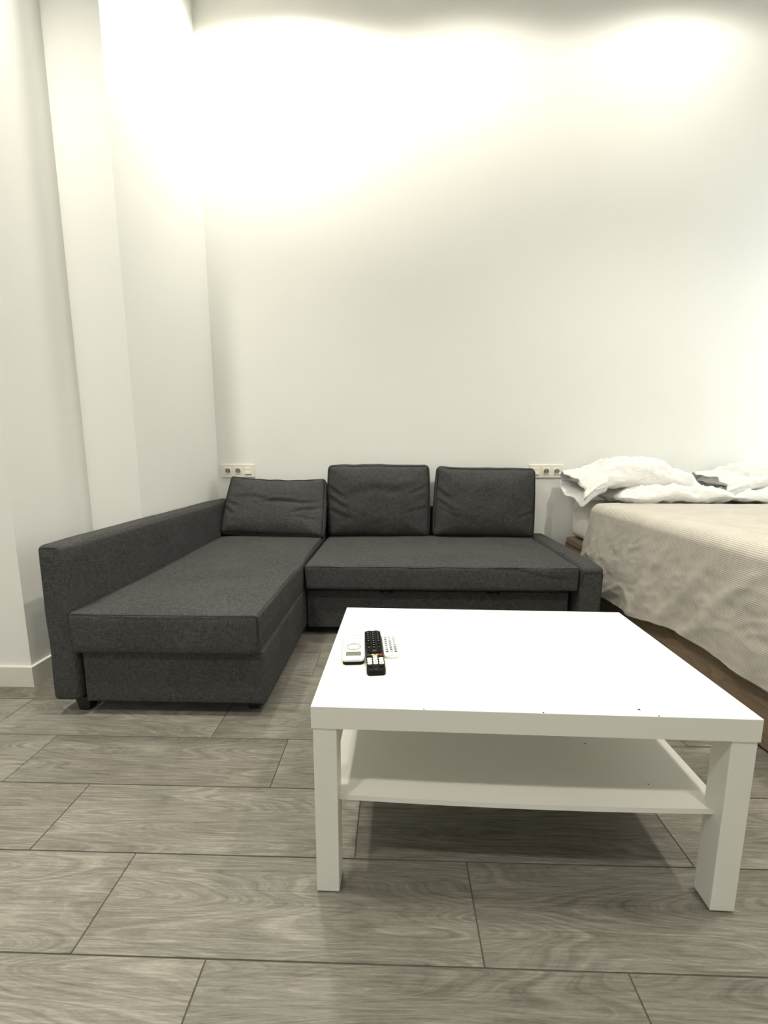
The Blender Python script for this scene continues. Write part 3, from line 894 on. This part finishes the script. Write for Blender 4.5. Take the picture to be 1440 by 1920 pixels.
# striped blanket: over the top and down the near side
def smooth01(t):
    t = max(0.0, min(1.0, t))
    return t * t * (3 - 2 * t)
def ridged(p):
    return 1 - abs(noise.noise(p)) * 2
b = bmesh.new()
uvl = b.loops.layers.uv.new('UVMap')
NS, NV = 190, 210
SIDE_X = 1.176
R_ = 0.045
top_z = MZ1 + 0.012
x_top_end = 2.74
L_top = x_top_end - (SIDE_X + R_)
L_arc = R_ * PI / 2
grid = []
for j in range(NV + 1):
    v = j / NV                                   # 0 at the foot, 1 at the head end
    row = []
    y_lin = 0.90 + v * (2.455 - 0.90)
    # hem height along the side
    hem = 0.235 - 0.075 * smooth01((y_lin - 1.55) / 0.7) + 0.010 * math.sin(y_lin * 9.0) + 0.008 * noise.noise(Vector((y_lin * 7, 1.5, 0)))
    L_side = (top_z - R_) - hem
    Ltot = L_top + L_arc + L_side
    for i in range(NS + 1):
        # denser on the side
        q = i / NS
        split = 0.30
        if q < split:
            s = L_top * (q / split)
        else:
            s = L_top + (L_arc + L_side) * (q - split) / (1 - split)
        y = y_lin
        if s <= L_top:
            x = x_top_end - s
            z = top_z
            d = Vector((0, 0, 1))
            drop = 0.0
        elif s <= L_top + L_arc:
            a = (s - L_top) / R_
            x = SIDE_X + R_ - R_ * math.sin(a)
            z = top_z - R_ + R_ * math.cos(a)
            d = Vector((-math.sin(a), 0, math.cos(a)))
            drop = 0.0
        else:
            drop = s - L_top - L_arc
            x = SIDE_X
            z = top_z - R_ - drop
            d = Vector((-1, 0, 0))
        dr = max(0.0, drop) / 0.42
        side_w = smooth01((-d.x - 0.05) / 0.9)
        # the head-end corner swings back as it falls
        y += v ** 6 * 0.13 * dr + 0.004 * math.sin(s * 40) * v ** 20
        P = Vector((x, y, z))
        # wrinkles
        if d.x < -0.01:
            k = smooth01(dr * 2.0 + 0.25) * side_w
            h = 0.0
            # long diagonal folds
            for (yc, sl, wd, am) in ((2.28, 0.25, 0.05, 0.010), (2.05, 0.45, 0.035, 0.007), (1.83, 0.62, 0.04, 0.010), (1.62, 0.75, 0.032, 0.009), (1.45, 0.85, 0.04, 0.011), (1.22, 0.6, 0.05, 0.008), (2.40, 0.05, 0.03, 0.010), (1.05, 0.5, 0.04, 0.008)):
                uu = y - (yc + sl * (dr * 0.42 - 0.2) ) + 0.03 * noise.noise(Vector((y * 6, z * 6, yc)))
                h += am * math.exp(-(uu / wd) ** 2)
            crump = smooth01((y - 1.7) / 0.7) * smooth01(dr * 1.6 - 0.25)
            h += crump * 0.016 * (ridged(Vector((y * 7, z * 8, 3.0))) - 0.3)
            h += crump * 0.003 * noise.noise(Vector((y * 18, z * 20, 5.0)))
            h += 0.007 * noise.noise(Vector((y * 5.5, z * 5.5, 7.0))) + 0.003 * ridged(Vector((y * 13 + z * 9, z * 15, 1.0))) + 0.0022 * noise.noise(Vector((y * 30, z * 30, 2.0)))
            h += 0.012 * dr * (0.5 + 0.5 * math.sin(y * 14 + 1.3 * noise.noise(Vector((y * 3, 0, 0)))))
            P += d * (0.004 * (1 - side_w) + max(-0.004, h * k))
            P.x = min(P.x, x + 0.014)
            # keep clear of the sofa arm
            if y > 1.98: P.x = max(P.x, 1.075)
        else:
            h = 0.004 * noise.noise(Vector((x * 4, y * 5, 0.5))) + 0.007 * max(0, ridged(Vector((x * 2.0 + y * 1.2, y * 5.0, 4.0))) - 0.45) + 0.002 * noise.noise(Vector((x * 22, y * 22, 0.5)))
            for (xc, yc, ang, ln, wd, am) in ((1.75, 2.02, 0.15, 0.22, 0.018, 0.008), (1.55, 1.80, 0.35, 0.25, 0.02, 0.009), (1.9, 1.75, -0.2, 0.3, 0.025, 0.008), (1.45, 1.60, 0.5, 0.2, 0.018, 0.008), (1.7, 1.45, 0.3, 0.3, 0.025, 0.010), (2.1, 2.2, -0.5, 0.2, 0.02, 0.008)):
                h -= crease(x, y, xc, yc, ang, ln, wd, -am)
            P.z += 0.004 + max(-0.003, h) * smooth01((x - SIDE_X - R_) / 0.12)
        row.append((b.verts.new(P), s, y))
    grid.append(row)
for j in range(NV):
    for i in range(NS):
        q4 = (grid[j][i], grid[j][i + 1], grid[j + 1][i + 1], grid[j + 1][i])
        f = b.faces.new([g[0] for g in q4])
        for lp, g in zip(f.loops, q4):
            lp[uvl].uv = (g[1], g[2])
bl = link('blanket', b, M['blanket'], None, True)
bl.data.materials[0] = M['blanket']
so = bl.modifiers.new('thickness', 'SOLIDIFY')
so.thickness = 0.006
so.offset = 1.0
tag(bl, 'crumpled beige and white pinstriped blanket hanging over the near side of the bed', 'blanket')

# ---------------------------------------------------------------- pillows
def pillow(label, centre, size, rot, seed, bend, hem_side=None, dome=0.0, squash=None):
    """case body plus, where its open end shows, a floppy hem"""
    t = thing('bed_pillow', label, 'pillow', centre, 0, 'crumpled white pillows at the head of the bed')
    Lx, Ly, T = size
    mx = Matrix.Translation(centre) @ Matrix.Rotation(rot[2], 4, 'Z') @ Matrix.Rotation(rot[1], 4, 'Y') @ Matrix.Rotation(rot[0], 4, 'X')
    nu, nv = 84, 60
    def surf(u, v, side):
        # rounded-rectangle outline with pinched corners
        e = 1 - 0.07 * (1 - abs(v) ** 2.0) * abs(u) ** 6
        x = u * Lx / 2 * (1 - 0.05 * (1 - v * v) * abs(u) ** 4)
        y = v * Ly / 2 * (1 - 0.06 * (1 - u * u) * abs(v) ** 4)
        prof = (max(0.0, 1 - abs(u) ** 3.2) * max(0.0, 1 - abs(v) ** 3.0)) ** 0.55
        th = T / 2 * prof
        p = Vector((u * 2.0 + seed, v * 1.6, side * 3.0 + seed))
        wr = 0.026 * (ridged(p * 1.3 + Vector((0.3 * v, 0, 0))) - 0.45) + 0.017 * (ridged(p * 2.7) - 0.4) + 0.004 * noise.noise(p * 7.0)
        # gathers that fan out from the short ends
        wr += 0.006 * abs(u) ** 3 * math.sin(v * 17 + seed + 2.0 * noise.noise(p * 1.1))
        th = th + wr * min(1.0, prof * 2.0)
        if side < 0:
            th = max(th, -0.0) * (0.8 if squash is None else squash)
        z = side * max(th, 0.0015)
        z += bend[0] * (u * u) + bend[1] * u + bend[2] * v * v + dome * (1 - u * u) * (1 - v * v)
        z += 0.010 * math.sin(u * 7 + seed) * abs(v) ** 6
        return Vector((x, y, z))
    bm = bmesh.new()
    S = {}
    for side in (1, -1):
        for i in range(nu + 1):
            for j in range(nv + 1):
                u, v = math.sin(PI / 2 * (2 * i / nu - 1)), math.sin(PI / 2 * (2 * j / nv - 1))
                edge = i in (0, nu) or j in (0, nv)
                if edge and side < 0:
                    S[(side, i, j)] = S[(1, i, j)]
                else:
                    S[(side, i, j)] = bm.verts.new(surf(u, v, side))
        for i in range(nu):
            for j in range(nv):
                q = [S[(side, i, j)], S[(side, i + 1, j)], S[(side, i + 1, j + 1)], S[(side, i, j + 1)]]
                bm.faces.new(q if side > 0 else q[::-1])
    bm.transform(mx)
    body = link('case', bm, M['linen'], t, True)
    if hem_side:
        # open pillowcase mouth: a ruffled sleeve reaching past the filling
        sgn, reach, flare, droop = hem_side
        hb = bmesh.new()
        n, m = 72, 9
        rings = []
        for a in range(m + 1):
            f = a / m
            ring = []
            for k in range(n):
                ph = 2 * PI * k / n
                v = math.cos(ph)
                side = 1 if math.sin(ph) >= 0 else -1
                u0 = 0.80 + 0.20 * f
                c = math.copysign(abs(math.cos(ph)) ** 0.7, math.cos(ph))
                s_ = math.copysign(abs(math.sin(ph)) ** 0.8, math.sin(ph))
                th = T * (0.36 - 0.10 * f) * (1 + flare * f)
                x = sgn * (u0 * Lx / 2 + reach * f * (1 + 0.25 * math.sin(3 * ph + seed) + 0.12 * math.sin(8 * ph + seed)))
                y = c * Ly / 2 * (0.98 + 0.02 * f)
                z = s_ * th + bend[0] * u0 * u0 + bend[1] * u0 * sgn + bend[2] * c * c - droop * f ** 1.5 * (0.45 - 0.55 * c)
                z += 0.008 * f * math.sin(9 * ph + seed) + 0.006 * f * math.sin(17 * ph + 2 * seed)
                y += 0.006 * f * math.sin(11 * ph + seed)
                ring.append(hb.verts.new((x, y, z)))
            rings.append(ring)
        for a in range(m):
            for k in range(n):
                hb.faces.new((rings[a][k], rings[a][(k + 1) % n], rings[a + 1][(k + 1) % n], rings[a + 1][k]))
        hb.transform(mx)
        h = link('case_hem', hb, M['linen'], t, True)
        sd = h.modifiers.new('cloth thickness', 'SOLIDIFY')
        sd.thickness = 0.002
    return t
pillow('lower white pillow of the pair nearest the sofa, flattened by the one on top', (1.675, 2.645, 0.714), (0.70, 0.42, 0.115), (0, 0, 0.04), 2.3, (-0.012, 0.0, 0.0))
pillow('upper plump white pillow of the pair nearest the sofa, open case end drooping', (1.540, 2.690, 0.825), (0.70, 0.36, 0.21), (0.10, 0.02, 0.10), 5.1, (-0.045, 0.0, -0.01), (-1, 0.055, 0.10, 0.085), 0.0, 0.5)
pillow('lower white pillow at the edge of the frame, beyond the plump pair', (2.370, 2.650, 0.713), (0.70, 0.44, 0.115), (0, 0, -0.05), 8.8, (-0.012, 0.0, 0.0))
pillow('upper white pillow at the edge of the frame, wavy case edge towards the sofa', (2.405, 2.690, 0.812), (0.68, 0.38, 0.185), (0.10, 0.0, 0.0), 11.4, (-0.030, 0.0, -0.01), (-1, 0.05, 0.1, 0.03), 0.0, 0.5)

window('window_1', 'x', WIN_X + 0.03, 1.9, 2.8, 0.7, 2.8)
window('window_2', 'y', REAR_Y - 0.10, -2.4, -0.2, 0.75, 2.75)
